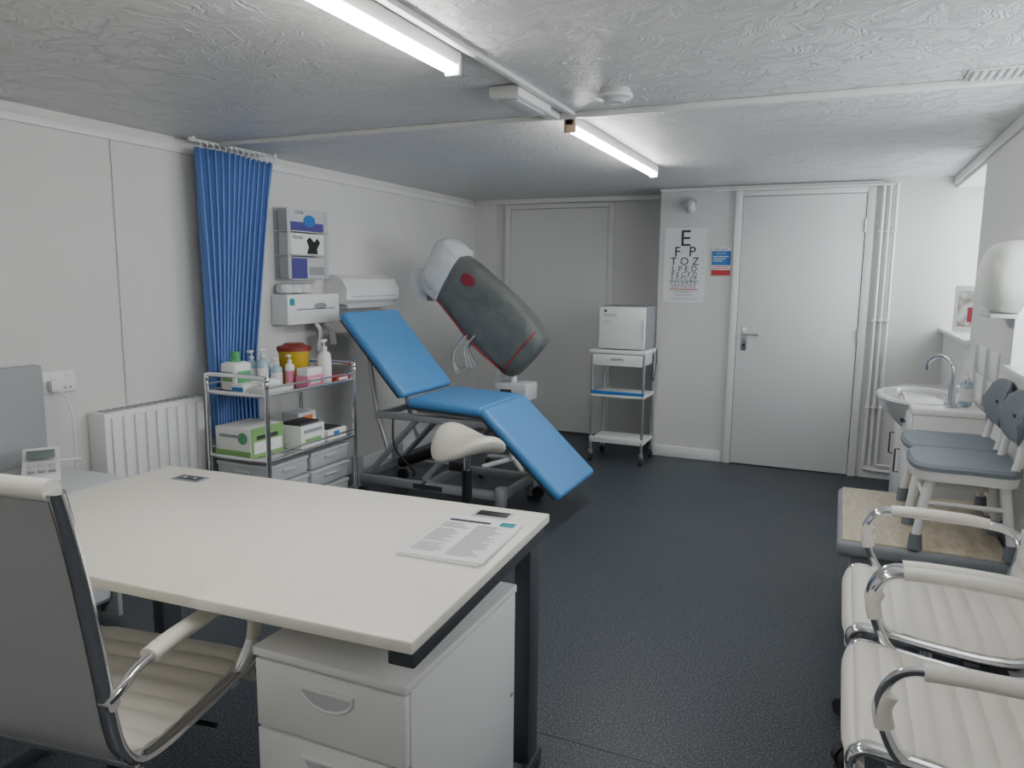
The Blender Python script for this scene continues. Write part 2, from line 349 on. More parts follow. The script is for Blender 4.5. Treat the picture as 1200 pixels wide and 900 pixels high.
PR=[(-.02,.16,.17),(.04,.18,.18),(.15,.195,.19),(.3,.205,.20),(.45,.215,.215),(.6,.22,.225),(.75,.22,.225),(.88,.21,.215),(.98,.19,.205),(1.04,.165,.18),(1.055,.08,.09)]
b.loft([ring(t,w,.035+w*.40,lo=l,ex=4.2,skew=0) for t,w,l in PR],'bag')
PW=[(-.175,.07,.12),(-.165,.15,.17),(-.14,.19,.19),(-.08,.20,.20),(-.02,.205,.21),(.05,.205,.205),(.075,.20,.20)]
b.loft([ring(t,w,.04+w*.44,lo=l,skew=-.035,ex=4.5,g=1.4) for t,w,l in PW],'bagwhite')
b.loft([[ax0+d*x+pn*y+Vector((0,z,0)) for x,y in ((-.16,-.10),(-.05,-.17),(.03,-.24),(-.02,-.29),(-.17,-.22),(-.21,-.15))] for z in (-.06,.05)],'bagwhite')
def prw(t,s):
    for i in range(len(PR)-1):
        if PR[i][0]<=t<=PR[i+1][0]:
            f=(t-PR[i][0])/(PR[i+1][0]-PR[i][0]); j=1 if s>0 else 2; return PR[i][j]+(PR[i+1][j]-PR[i][j])*f, PR[i][1]+(PR[i+1][1]-PR[i][1])*f
def onbag(t,s,off=.006):
    ww,w0=prw(t,s); dep=.035+w0*.40; y=(1-abs(s)**4.2)**(1/4.2)
    return ax0+d*L*t+pn*(s*ww*1.01)+Vector((0,-1,0))*(y*dep*1.03+off)
b.tube([onbag(t,-.9) for t in (.1,.2,.35,.5,.65,.8,.92)],.0045,'red',seg=8); b.tube([onbag(.96,s) for s in (-.9,-.6,-.2,.2,.6,.9)],.0045,'red',seg=8)
cc=onbag(.24,.52,-.004); b.prism([(.055*math.cos(a),.038*math.sin(a)) for a in [k*math.pi/12 for k in range(24)]],.014,'darkred',X=T(cc)@FACE_Y@R(-30,'Z'))
b.cyl((-2.05,4.66,.10),(-2.05,4.66,.75),.025,'plastic'); b.box((-2.15,4.56,.54),(-1.91,4.76,.66),'plastic_g',.008); b.box((-2.10,4.555,.57),(-2.02,4.562,.62),'ink',0)
for k in range(5):
    a=k*2*math.pi/5+.3; e=Vector((-2.05+.26*math.cos(a),4.70+.26*math.sin(a),.075)); b.tube([(-2.05,4.68,.11),e],.018,'plastic',smooth=False); b.cyl(e+Vector((-.012,0,-.04)),e+Vector((.012,0,-.04)),.034,'rubber')
for k in range(4):
    y=4.52+.025*k; b.tube([(-2.34-.02*k,y,.98),(-2.44-.02*k,y,.86-.015*k),(-2.42,y,.72+.012*k),(-2.34+.02*k,y,.76),(-2.36,y,.88),(-2.28,y,.98)],.0055,'plastic_g',seg=8)
b.done("covered_diagnostic_machine",ang=60)

# ------------------------------------------------------------------ left wall things
b=B(); b.box((XL+.002,2.23,.14),(-2.965,2.80,.757),'plastic',.008)
for i in range(9):
    y=2.26+i*.060; b.box((-2.968,y,.20),(-2.952,y+.046,.735),'plastic',.007)
b.box((XL+.01,2.22,.06),(-2.98,2.25,.14),'plastic'); b.box((XL+.01,2.74,.06),(-2.98,2.77,.14),'plastic')
b.box((-3.065,2.23,.0),(-2.99,2.25,.07),'plastic'); b.box((-3.065,2.75,.0),(-2.99,2.77,.07),'plastic')
for i in range(14): b.box((-3.05,2.26+i*.037,.757),(-2.99,2.28+i*.037,.760),'grey',0)
b.done("panel_radiator")
b=B(); b.box((XL+.001,2.035,.865),(XL+.012,2.185,.96),'plastic',.004)
for y in (2.075,2.145):
    b.box((XL+.012,y-.008,.93),(XL+.016,y+.008,.948),'plastic',.002)
    for dy in (-.012,.012): b.box((XL+.012,y+dy-.004,.882),(XL+.0128,y+dy+.004,.887),'ink',0)
b.box((XL+.012,2.05,.875),(XL+.045,2.10,.925),'plastic',.01); b.tube([(XL+.04,2.075,.88),(XL+.08,2.09,.84),(XL+.08,2.11,.72),(XL+.06,2.12,.5),(XL+.03,2.13,.3),(XL+.02,2.13,.12)],.004,'plastic',seg=8)
b.done("wall_socket")

# grey side unit + card terminal
b=B(); b.box((-3.06,1.25,0.0),(-3.01,2.0,1.0),'cabgrey',.01)
b.box((-3.01,1.25,.565),(-2.50,1.97,.595),'plastic_g',.012); b.box((-3.01,1.27,.02),(-2.56,1.29,.565),'cabgrey'); b.box((-3.01,1.93,.02),(-2.56,1.95,.565),'cabgrey')
b.box((-3.01,1.29,.08),(-2.60,1.93,.42),'cabgrey',.006); b.box((-2.60,1.30,.10),(-2.585,1.92,.40),'plastic_g',.004); b.box((-2.585,1.55,.34),(-2.572,1.66,.355),'steel',.003)
b.box((-3.0,1.3,0),(-2.62,1.9,.08),'dgrey'); b.done("side_cabinet")
b=B()
pr=[(-.09,0),(.09,0),(.09,.022),(.02,.035),(-.09,.07)]
b.prism(pr,.10,'plastic',X=R(90,'X')); 
tilt=math.degrees(math.atan2(.035,.11))
b.box((-.075,-.088,.001),(-.025,-.012,.004),'lcd',.001,X=T((0,0,.0585))@R(tilt-1,'Y')@T((0.03,0,-.003)))
for i in range(4):
    for j in range(3): b.box((.0+i*.018,-.085+j*.027,.0),(.013+i*.018,-.065+j*.027,.006),'plastic_g' if i<3 else 'grey',.001,X=T((.01,0,.0345))@R(10,'Y'))
b.tube([(-.09,-.05,.02),(-.14,0,.012),(-.15,.06,.008)],.004,'plastic',seg=8)
b.done("card_terminal",loc=(-2.77,1.88,.5955),rz=math.radians(-35),sc=1.25)

# curtain
b=B(); NU,NV=300,18; g=[]
for j in range(NV+1):
    v=j/NV; z=2.0-v*1.48; yn=2.83+.035*v; yf=3.40-.21*min(1,v*1.35)
    row=[]
    for i in range(NU+1):
        u=i/NU; amp=.030+.006*math.sin(3*v+u*7); ph=u*2*math.pi*13+.4*math.sin(v*2+u*9)
        row.append(Vector((-2.985+amp*math.sin(ph)+.1*amp*math.sin(3*ph)+.018*math.sin(u*5+2*v), yn+(yf-yn)*u+.010*math.sin(2*ph), z)))
    g.append(row)
b.sheet(g,'curtain')
b.tube([(-2.985,2.80,2.035),(-2.985,3.42,2.035)],.009,'plastic',smooth=False)
for i in range(14):
    y=2.84+i*.041; b.tube([(-2.985,y,2.035),(-2.965,y,2.03),(-2.955,y+.01,2.012),(-2.975,y,1.99)],.003,'plastic',seg=6)
for y in (2.82,3.40): b.box((-3.0,y-.01,2.035),(-2.97,y+.01,2.049),'plastic',.002)
o=b.done("privacy_curtain",ang=180)
sm=o.modifiers.new("s",'SOLIDIFY'); sm.thickness=.003

# glove dispenser
b=B(); y0,y1=3.48,3.86; x0,x1=XL+.002,-2.975
b.box((x0,y0,1.35),(x0+.005,y1,1.775),'acrylic',.001); b.box((x1-.004,y0,1.35),(x1,y0+.03,1.77),'plastic_g',.001); b.box((x1-.004,y1-.03,1.35),(x1,y1,1.77),'plastic_g',.001)
for y in (y0,y1-.004): b.box((x0,y,1.35),(x1,y+.004,1.77),'acrylic',.001)
for z in (1.35,1.492,1.632): b.box((x0,y0,z),(x1,y1,z+.006),'plastic_g',.001)
fx=x1-.0065
for k,(z,mm) in enumerate(((1.358,'plastic_g'),(1.50,'card'),(1.64,'plastic_g'))):
    b.box((x0+.008,y0+.035,z),(x1-.008,y1-.035,z+.125),mm,.002)
    if k==0: b.box((x1-.009,y0+.04,z+.0),(fx,y1-.20,z+.12),'purple',0); b.box((x1-.009,y0+.20,z+.02),(fx,y1-.04,z+.07),'inkgrey',0)
    if k==1:
        b.prism([(p[0]*1.0,p[1]) for p in [(-.05,-.05),(.05,-.05),(.045,-.02),(.075,.02),(.05,.045),(.02,.02),(-.02,.05),(-.05,.03),(-.03,-.01)]],.004,'black',X=T((x1-.010,(y0+y1)/2+.04,z+.055))@FACE_X); b.text("Nitrile",.035,T((fx-.001,y0+.10,z+.10))@FACE_X,'ink')
    if k==2:
        b.box((x1-.009,y0+.04,z+.0),(fx,y1-.04,z+.05),'purple',0); b.prism([(.055*math.cos(a),.035*math.sin(a)) for a in [q*math.pi/10 for q in range(20)]],.003,'bluep',X=T((x1-.009,(y0+y1)/2+.02,z+.06))@FACE_X); b.text("CLEAR",.026,T((fx-.001,y0+.12,z+.105))@FACE_X,'ink')
b.done("glove_box_dispenser")
# couch roll dispenser
b=B(); pr=[(0,0),(.15,.0),(.185,.03),(.19,.10),(.15,.165),(.07,.195),(0,.195)]
rings=[[Vector((XL+.002+p[0]*s_,y,1.19+ (p[1]-.1)*s_+.1)) for p in pr] for y,s_ in ((3.94,.93),(3.96,1),(4.53,1),(4.55,.93))]
b.loft(rings,'plastic'); b.box((XL+.01,3.97,1.165),(-2.92,4.52,1.192),'plastic_g',.004); b.box((-2.90,3.99,1.24),(-2.886,4.5,1.247),'plastic_g',.001)
b.done("paper_roll_dispenser",ang=20)
# tissue box dispenser
b=B(); b.box((XL+.002,3.44,1.085),(-2.955,3.93,1.265),'plastic',.006); b.box((-2.956,3.52,1.17),(-2.953,3.88,1.178),'inkgrey',.001)
b.prism([(.06*math.cos(a),.02*math.sin(a)) for a in [q*math.pi/10 for q in range(20)]],.003,'inkgrey',X=T((-2.956,3.74,1.19))@FACE_X)
b.box((-2.956,3.46,1.20),(-2.953,3.50,1.24),'teal',0)
b.tube([(-2.99,3.74,1.08),(-2.965,3.75,1.03),(-2.97,3.74,.95),(-2.98,3.76,.93)],.035,'paper',flat=(1.0,.25)); b.tube([(-3.0,3.82,1.08),(-2.98,3.87,1.03),(-2.97,3.88,.94)],.035,'paper',flat=(1.1,.25))
for i in range(3): b.lathe((XL+.055,3.50+i*.085,1.268),[(0,0),(.045,.006),(.052,.03),(.04,.055),(0,.062)],'bagwhite',seg=16)
b.done("tissue_dispenser")

# ------------------------------------------------------------------ trolley
tx0,tx1,ty0,ty1=-2.88,-2.50,2.74,3.44
b=B()
for x in (tx0,tx1):
    for y in (ty0,ty1):
        b.cyl((x,y,.10),(x,y,.84),.012,'chrome',seg=16)
        b.cyl((x-.012,y,.035),(x+.012,y,.035),.034,'rubber'); b.box((x-.018,y-.014,.05),(x+.018,y+.014,.10),'chrome',.003)
for y in (ty0,ty1): b.tube([(tx0,y,.83),(tx0,y,.865),(tx0+.03,y,.885),(tx1-.03,y,.885),(tx1,y,.865),(tx1,y,.83)],.012,'chrome')
for z in (.785,.46,.13):
    b.box((tx0+.005,ty0+.005,z),(tx1-.005,ty1-.005,z+.008),'steel',.002)
    for x in (tx0,tx1): b.cyl((x,ty0,z+.015),(x,ty1,z+.015),.008,'chrome',seg=12)
    for x in (tx0,tx1): b.cyl((x,ty0,z+.05),(x,ty1,z+.05),.005,'chrome',seg=12)
    for y in (ty0,ty1): b.cyl((tx0,y,z+.015),(tx1,y,z+.015),.008,'chrome',seg=12)
b.done("medical_trolley")
def onto(name,fn):
    b=B(); fn(b); return b.done(name)
def pump(name,x,y,z,r,h,body,label=None,sx=1.):
    b=B(); b.lathe((x,y,z),[(0,0),(r*.95,0),(r,.006),(r,h*.72),(r*.85,h*.82),(r*.4,h*.88),(r*.4,h*.95),(0,h*.95)],body,seg=24,sx=sx)
    if label: b.lathe((x,y,z),[(r*1.015,h*.15),(r*1.02,h*.16),(r*1.02,h*.6),(r*1.015,h*.61)],label,seg=24,sx=sx)
    b.cyl((x,y,z+h*.94),(x,y,z+h*1.0),r*.45,'plastic'); b.cyl((x,y,z+h),(x,y,z+h*1.15),r*.13,'plastic',seg=10)
    b.box((x-r*.35,y-r*.9,z+h*1.13),(x+r*.35,y+r*.35,z+h*1.2),'plastic',.003); return b.done(name)
zt=.7945
def f(b):
    b.box((-2.855,2.80,zt),(-2.75,2.92,zt+.145),'card',.02); b.lathe((-2.803,2.86,zt+.14),[(.035,0),(.022,.02),(.02,.025),(.024,.025),(.024,.055),(0,.056)],'green')
    b.box((-2.752,2.815,zt+.03),(-2.747,2.905,zt+.10),'green',.002); b.box((-2.835,2.796,zt+.05),(-2.77,2.801,zt+.10),'lime',.002)
onto("disinfectant_bottle",f)
pump("hand_gel_bottle",-2.74,2.985,zt,.030,.17,'clearblue','card'); pump("hand_gel_bottle",-2.68,3.02,zt,.028,.13,'clearblue','card'); pump("hand_gel_bottle",-2.80,3.06,zt,.03,.16,'card','bluep'); pump("lotion_bottle",-2.645,3.08,zt,.025,.14,'card','pink'); pump("hand_gel_bottle",-2.81,2.98,zt,.028,.16,'clearblue','card')
pump("lotion_bottle",-2.56,3.26,zt,.037,.20,'plastic','card')
def f(b): b.lathe((-2.71,3.195,zt),[(0,0),(.068,0),(.073,.01),(.082,.165),(.086,.17),(.086,.178),(0,.178)],'yellow'); b.lathe((-2.71,3.195,zt),[(.078,.175),(.091,.178),(.091,.20),(.06,.208),(.05,.218),(0,.218)],'brown')
onto("sharps_bin",f)
def f(b): b.box((-2.60,3.07,zt),(-2.52,3.20,zt+.06),'pink',.002); b.box((-2.595,3.075,zt+.06),(-2.525,3.195,zt+.10),'card',.002); b.box((-2.521,3.09,zt+.02),(-2.518,3.17,zt+.045),'card',0)
onto("dressing_box",f)
def f(b): b.box((-2.60,3.31,zt),(-2.52,3.43,zt+.035),'red',.002); b.box((-2.521,3.33,zt+.01),(-2.5185,3.41,zt+.025),'card',0)
onto("plaster_box",f)
def f(b):
    b.box((-2.66,2.79,zt),(-2.53,2.97,zt+.03),'card',.004); b.tube([(-2.62,2.84,zt+.035),(-2.60,2.88,zt+.05),(-2.61,2.94,zt+.04)],.02,'paper')
onto("wipes_pack",f)
def f(b): b.box((-2.745,2.77,zt),(-2.675,2.945,zt+.045),'card',.004); b.box((-2.745,2.769,zt+.01),(-2.675,2.771,zt+.03),'bluep',0)
onto("tissue_pack",f)
def f(b): b.box((-2.74,3.33,zt),(-2.64,3.42,zt+.05),'plastic',.01)
onto("cotton_wool_tub",f)
z2=.4695
def f(b):
    b.box((-2.86,2.76,z2),(-2.63,3.0,z2+.15),'card',.003); b.box((-2.86,2.7565,z2+.0),(-2.63,2.76,z2+.035),'lime',0); b.box((-2.63,2.765,z2),(-2.6265,2.995,z2+.15),'lime',0)
    b.box((-2.83,2.7565,z2+.10),(-2.70,2.76,z2+.115),'inkgrey',0); b.prism([(.03*math.cos(a),.03*math.sin(a)) for a in [q*math.pi/10 for q in range(20)]],.003,'green',X=T((-2.68,2.76,z2+.10))@FACE_Y)
    b.box((-2.6266,2.80,z2+.09),(-2.6255,2.95,z2+.11),'ink',0); b.box((-2.6266,2.78,z2+.02),(-2.6255,2.98,z2+.08),'card',0)
onto("glove_box",f)
def f(b): b.box((-2.70,3.03,z2),(-2.54,3.22,z2+.12),'card',.003); b.box((-2.541,3.05,z2+.08),(-2.539,3.20,z2+.10),'inkgrey',0); b.box((-2.541,3.06,z2+.03),(-2.539,3.19,z2+.05),'lime',0); b.box((-2.68,3.05,z2+.12),(-2.56,3.2,z2+.135),'ink',.002)
onto("glove_box",f)
def f(b):
    b.box((-2.70,3.25,z2),(-2.54,3.42,z2+.06),'card',.006); b.box((-2.68,3.27,z2+.061),(-2.56,3.40,z2+.064),'ink',0); b.box((-2.542,3.30,z2+.02),(-2.539,3.35,z2+.05),'bluep',0)
onto("instrument_tray",f)
def f(b): b.box((-2.86,3.25,z2),(-2.74,3.40,z2+.14),'card',.003); b.box((-2.741,3.28,z2+.09),(-2.739,3.37,z2+.12),'orange',0)
onto("syringe_box",f)
def drawers(name,x0,x1,y0,y1,z0,n,h):
    b=B()
    for i in range(n):
        z=z0+i*h; b.box((x0,y0,z),(x1,y1,z+h-.012),'drawerpl',.008); b.box((x0-.004,y0-.004,z+h-.028),(x1+.006,y1+.004,z+h-.010),'plastic_g',.004)
        b.box((x0+.01,y0+.01,z+.01),(x1-.01,y1-.01,z+h*.55),'card',.01); b.box((x1,y0+(y1-y0)*.35,z+h*.45),(x1+.012,y0+(y1-y0)*.65,z+h*.55),'plastic_g',.003)
        b.box((x0+(x1-x0)*.35,y0-.012,z+h*.45),(x0+(x1-x0)*.65,y0,z+h*.55),'plastic_g',.003)
    b.done(name)
drawers("storage_drawers",-2.86,-2.53,2.765,3.06,.139,3,.104)
drawers("storage_drawers",-2.86,-2.53,3.09,3.41,.139,3,.104)

# ------------------------------------------------------------------ examination couch
b=B(); cy0,cy1=3.70,4.30
def pad(p,q,th=.058,bev=.026,y0=cy0,y1=cy1):
    p=Vector((p[0],0,p[1])); q=Vector((q[0],0,q[1])); d_=(q-p); l=d_.length; ang=math.atan2(d_.z,d_.x)
    X=T((p.x,0,p.z))@Matrix.Rotation(-ang,4,'Y')
    b.box((0,y0,-th),(l,y1,0),'blue',bev,4,X=X); b.box((.02,y0+.02,-th-.012),(l-.02,y1-.02,-th+.004),'dgrey',.002,X=X)
    b.box((.03,y0+.08,-th-.04),(l-.03,y0+.11,-th-.012),'silver',.003,X=X); b.box((.03,y1-.11,-th-.04),(l-.03,y1-.08,-th-.012),'silver',.003,X=X)
pad((-2.76,1.165),(-2.325,.685)); pad((-2.32,.665),(-1.82,.645)); pad((-1.815,.65),(-1.325,.195))
for y in (cy0+.08,cy1-.12): b.box((-2.60,y,.51),(-1.82,y+.04,.55),'silver',.004)
for x in (-2.6,-2.2,-1.84): b.box((x,cy0+.1,.51),(x+.035,cy1-.1,.545),'silver',.004)
by0,by1=3.74,4.24
for y in (by0,by1-.04): b.box((-2.74,y,.10),(-1.70,y+.04,.15),'silver',.005)
for x in (-2.74,-2.25,-1.74): b.box((x,by0,.10),(x+.04,by1,.15),'silver',.005)
for x in (-2.74,-1.745):
    for y in (by0-.01,by1-.05):
        b.box((x-.005,y,.012),(x+.05,y+.06,.26 if x<-2 else .18),'silver',.006); b.cyl((x+.02,y+.03,0),(x+.02,y+.03,.02),.026,'rubber')
        b.cyl((x+.075,y+.0,.04),(x+.075,y+.03,.04),.038,'rubber')
for y in (by0+.05,by1-.09):
    b.tube([(-2.66,y+.02,.15),(-2.30,y+.02,.53)],.020,'silver',smooth=False); b.tube([(-2.26,y+.02,.15),(-1.90,y+.02,.53)],.020,'silver',smooth=False)
    b.tube([(-2.52,y+.02,.30),(-2.60,y+.02,.54),(-2.66,y+.02,.94)],.014,'silver',smooth=False)
b.cyl((-2.55,4.0,.18),(-2.15,4.0,.34),.035,'black'); b.cyl((-2.15,4.0,.34),(-1.98,4.0,.41),.016,'steel')
b.tube([(-2.45,4.02,.70),(-2.62,4.02,.80)],.02,'steel',smooth=False); b.tube([(-1.85,4.0,.55),(-1.60,4.0,.36)],.016,'steel',smooth=False)
b.tube([(-2.45,by0+.02,.52),(-2.42,by0-.01,.35),(-2.30,by0,.22),(-2.35,by0+.08,.16)],.006,'black',seg=8)
b.box((-2.30,by0-.003,.11),(-2.10,by0+.001,.14),'ink',0); b.box((-2.05,by0-.012,.25),(-1.93,by0+.02,.30),'black',.004)
b.done("examination_couch")

# ------------------------------------------------------------------ saddle stool
b=B()
def sad(u,v,side):
    r=math.sqrt(u*u+v*v)
    x=v*.185*(1.0-.12*u); y=u*.19
    h=-.055*v*v+.055*max(0,-u)**2+.05*max(0,u)**2 - .02
    edge=max(0,1-r**4)**.5
    return Vector((x,y,h+(.05*edge if side>0 else -.045*edge)))
NRr=12; K=40
for side in (1,-1):
    rs=[]
    for i in range(NRr+1):
        r=max(.001,math.sin(i/NRr*math.pi/2))
        rs.append([sad(r*math.cos(2*math.pi*k/K),r*math.sin(2*math.pi*k/K),side) for k in range(K)])
    b.loft(rs,'saddle' ,cap=False,X=T((0,0,.575))@R(4,'X'))
b.cyl((0,0,.36),(0,0,.55),.016,'chrome'); b.cyl((0,0,.16),(0,0,.42),.026,'black'); b.box((-.06,-.09,.515),(.06,.09,.53),'black',.004); b.tube([(.03,0,.515),(.12,.02,.50),(.17,.03,.49)],.006,'black')
b.lathe((0,0,0),[(0,.09),(.04,.09),(.045,.12),(.03,.165),(0,.165)],'chrome')
for k in range(5):
    a=k*2*math.pi/5+.2; e=Vector((.25*math.cos(a),.25*math.sin(a),.075)); b.tube([(0,0,.12),e],.02,'chrome',smooth=False,flat=(1,.7)); b.cyl(e+Vector((0,0,-.005)),e+Vector((0,0,-.03)),.01,'black')
    n_=Vector((-math.sin(a),math.cos(a),0)); 
    for s_ in (-1,1): b.cyl(e+n_*.006*s_+Vector((0,0,-.048)),e+n_*.02*s_+Vector((0,0,-.048)),.027,'rubber',seg=16)
b.done("saddle_stool",loc=(-1.665,3.22,0),rz=math.radians(60))

# ------------------------------------------------------------------ desk
b=B()
dw,dd=1.366,.79
b.box((-dw/2,-dd/2,.705),(dw/2,dd/2,.73),'cream',.002); b.box((-dw/2-.0008,-dd/2-.0008,.7065),(dw/2+.0008,dd/2+.0008,.7285),'cream',.001)
for sx in (-1,1):
    x=sx*(dw/2-.035)
    b.box((x-.028,-dd/2+.02,.665),(x+.028,dd/2-.02,.705),'dgrey',.004)
    b.box((x-.022,dd/2-.12,.04),(x+.025,dd/2-.04,.665),'dgrey',.006)
    xo=sx*(dw/2-.015); b.box((xo-.012,-dd/2+.06,.0),(xo+.012,dd/2-.02,.045),'dgrey',.006)
b.box((-dw/2+.06,dd/2-.12,.655),(dw/2-.06,dd/2-.08,.70),'dgrey',.004)
for gx,gy in ((-.49,.29),(.545,.325)):
    b.box((gx-.055,gy-.028,.728),(gx+.055,gy+.028,.7325),'grey' if gx<0 else 'plastic_g',.01); b.box((gx-.045,gy-.02,.7325),(gx+.045,gy+.02,.7335),'dgrey' if gx<0 else 'black',.002)
    if gx<0:
        for q in (-.02,.02): b.cyl((gx+q,gy,.7335),(gx+q,gy,.7345),.006,'plastic_g',seg=12)
b.done("desk",loc=(-1.367,1.43,0),rz=math.radians(3.0))

b=B(); px0,px1,py0,py1=-1.10,-.722,1.14,1.67
b.box((px0,py0+.018,.03),(px1,py1,.575),'plastic',.003); b.box((px0-.003,py0-.003,.575),(px1+.003,py1+.003,.595),'plastic',.003)
for i,(z0,z1) in enumerate(((.415,.568),(.245,.408),(.055,.238))):
    b.box((px0+.002,py0,z0),(px1-.002,py0+.018,z1),'plastic',.002)
    xc=(px0+px1)/2; zh=z1-.035
    pts=[(xc+.065*math.cos(a),zh+.04*math.sin(a)) for a in [math.pi+q*math.pi/16 for q in range(17)]]
    b.prism([(p[0],p[1]) for p in pts],.003,'plastic_g',X=T((0,py0,0))@FACE_Y)
    b.tube([(p[0],py0-.002,p[1]) for p in pts],.004,'plastic',seg=8,smooth=False)
    b.box((xc-.068,py0-.008,zh-.002),(xc+.068,py0,zh+.006),'plastic',.002)
for x in (px0+.04,px1-.04):
    for y in (py0+.06,py1-.05): b.cyl((x-.01,y,.016),(x+.01,y,.016),.016,'rubber')
b.cyl((px1,1.65,.3),(px1+.002,1.65,.3),.006,'inkgrey'); b.done("drawer_pedestal")

# papers
b=B(); 
b.box((-.105,-.1485,0),(.105,.1485,.006),'paper',.001); b.box((-.100,-.145,.006),(.108,.152,.009),'paper',.0005,X=R(1.5,'Z'))
zt2=.0094
b.box((-.085,.108,zt2),(.03,.122,zt2+.0002),'ink',0,X=R(1.5,'Z')); b.box((.055,.105,zt2),(.095,.135,zt2+.0002),'teal',0,X=R(1.5,'Z'))
y=.09
while y>-.13:
    for c0,c1 in ((-.088,-.01),(.004,.088)):
        if random.random()<.9: b.box((c0,y,zt2),(c0+(c1-c0)*random.uniform(.6,1),y+.0028,zt2+.0002),'inkgrey',0,X=R(1.5,'Z'))
    y-=.0085
b.done("leaflet_stack",loc=(-.823,1.57,.7305),rz=math.radians(3))

# ------------------------------------------------------------------ office chairs (faces +Y locally)
def office_chair(loc,rz,name="office_chair"):
    b=B()
    side=[(.202,.412),(.210,.438),(.192,.463),(.14,.462),(.0,.445),(-.12,.438),(-.19,.45),(-.225,.49),(-.243,.55),(-.258,.66),(-.278,.80),(-.30,.93),(-.320,1.02)]
    P=catmull([(0,p[0],p[1]) for p in side],14)
    S=[0]
    for i in range(1,len(P)): S.append(S[-1]+(P[i]-P[i-1]).length)
    hw=.222
    def off(i,th):
        t=(P[min(i+1,len(P)-1)]-P[max(i-1,0)]).normalized(); n=Vector((0,-t.z,t.y))
        if i<len(P)*.5:
            if n.z<0: n=-n
        elif n.y<0: n=-n
        return P[i]+n*th
    NX=10
    rings=[]
    for i in range(len(P)):
        rib=abs(math.sin(math.pi*S[i]/.052))**.45
        ring_=[]
        for k in range(NX+1):
            x=-hw+2*hw*k/NX; e=1-(abs(x)/hw)**8*.6; ring_.append(off(i,.006+.013*rib*e)+Vector((x,0,0)))
        for k in range(NX,-1,-1):
            x=-hw+2*hw*k/NX; e=1-(abs(x)/hw)**8*.6; ring_.append(off(i,-.008-.0015*rib*e)+Vector((x,0,0)))
        rings.append(ring_)
    b.loft(rings,'leather')
    h0=int(len(P)*.5)
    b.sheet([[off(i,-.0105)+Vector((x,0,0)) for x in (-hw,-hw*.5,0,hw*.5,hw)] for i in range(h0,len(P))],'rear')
    for i in (0,len(P)-1): b.cyl(P[i]+Vector((-hw-.004,0,0)),P[i]+Vector((hw+.004,0,0)),.019,'leather',seg=20)
    for s_ in (-1,1):
        b.tube([p+Vector((s_*(hw+.012),0,-.002)) for p in P[::3]],.017,'chrome',seg=16,smooth=False,flat=(.7,1.05))
        x=s_*(hw+.034)
        arm=[(s_*(hw+.014),-.25,.60),(x,-.235,.625),(x,-.17,.648),(x,.05,.655),(x,.13,.648),(x,.165,.60),(x,.16,.54),(s_*(hw+.022),.135,.48),(s_*(hw+.012),.11,.455)]
        b.tube(arm,.012,'chrome',seg=12,flat=(1.3,.8))
        b.tube([(x,-.165,.651),(x,-.10,.658),(x,.03,.660),(x,.10,.657)],.019,'leather',seg=14,flat=(1.15,.85))
        b.tube([(x,.155,.60),(x,.165,.57),(x,.157,.53)],.017,'leather',seg=14,flat=(1.1,.9))
        b.cyl((s_*(hw+.006),-.25,.60),(s_*(hw+.030),-.25,.60),.014,'chrome')
    for y in (-.17,.13): b.box((-hw,y-.015,.415),(hw,y+.015,.43),'chrome',.003)
    b.box((-.10,-.12,.385),(.10,.12,.418),'black',.008); b.tube([(.06,0,.395),(.2,.02,.39),(.25,.02,.39)],.006,'black')
    b.cyl((0,0,.20),(0,0,.39),.017,'chrome'); b.cyl((0,0,.12),(0,0,.28),.028,'black')
    b.lathe((0,0,0),[(0,.075),(.035,.075),(.045,.10),(.035,.14),(0,.14)],'chrome')
    for k in range(5):
        a=k*2*math.pi/5-math.pi/2; e=Vector((.24*math.cos(a),.24*math.sin(a),.075)); b.tube([(0,0,.115),e*.6+Vector((0,0,.045)),e],.021,'chrome',flat=(1,.6)); b.cyl(e,e+Vector((0,0,-.03)),.009,'black')
        n_=Vector((-math.sin(a),math.cos(a),0))
        for q in (-1,1): b.cyl(e+n_*.005*q+Vector((0,0,-.047)),e+n_*.024*q+Vector((0,0,-.047)),.028,'rubber',seg=16)
    return b.done(name,loc=loc,rz=rz)
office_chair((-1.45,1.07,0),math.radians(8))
office_chair((.286,2.315,0),math.radians(90)); office_chair((.286,1.755,0),math.radians(90))

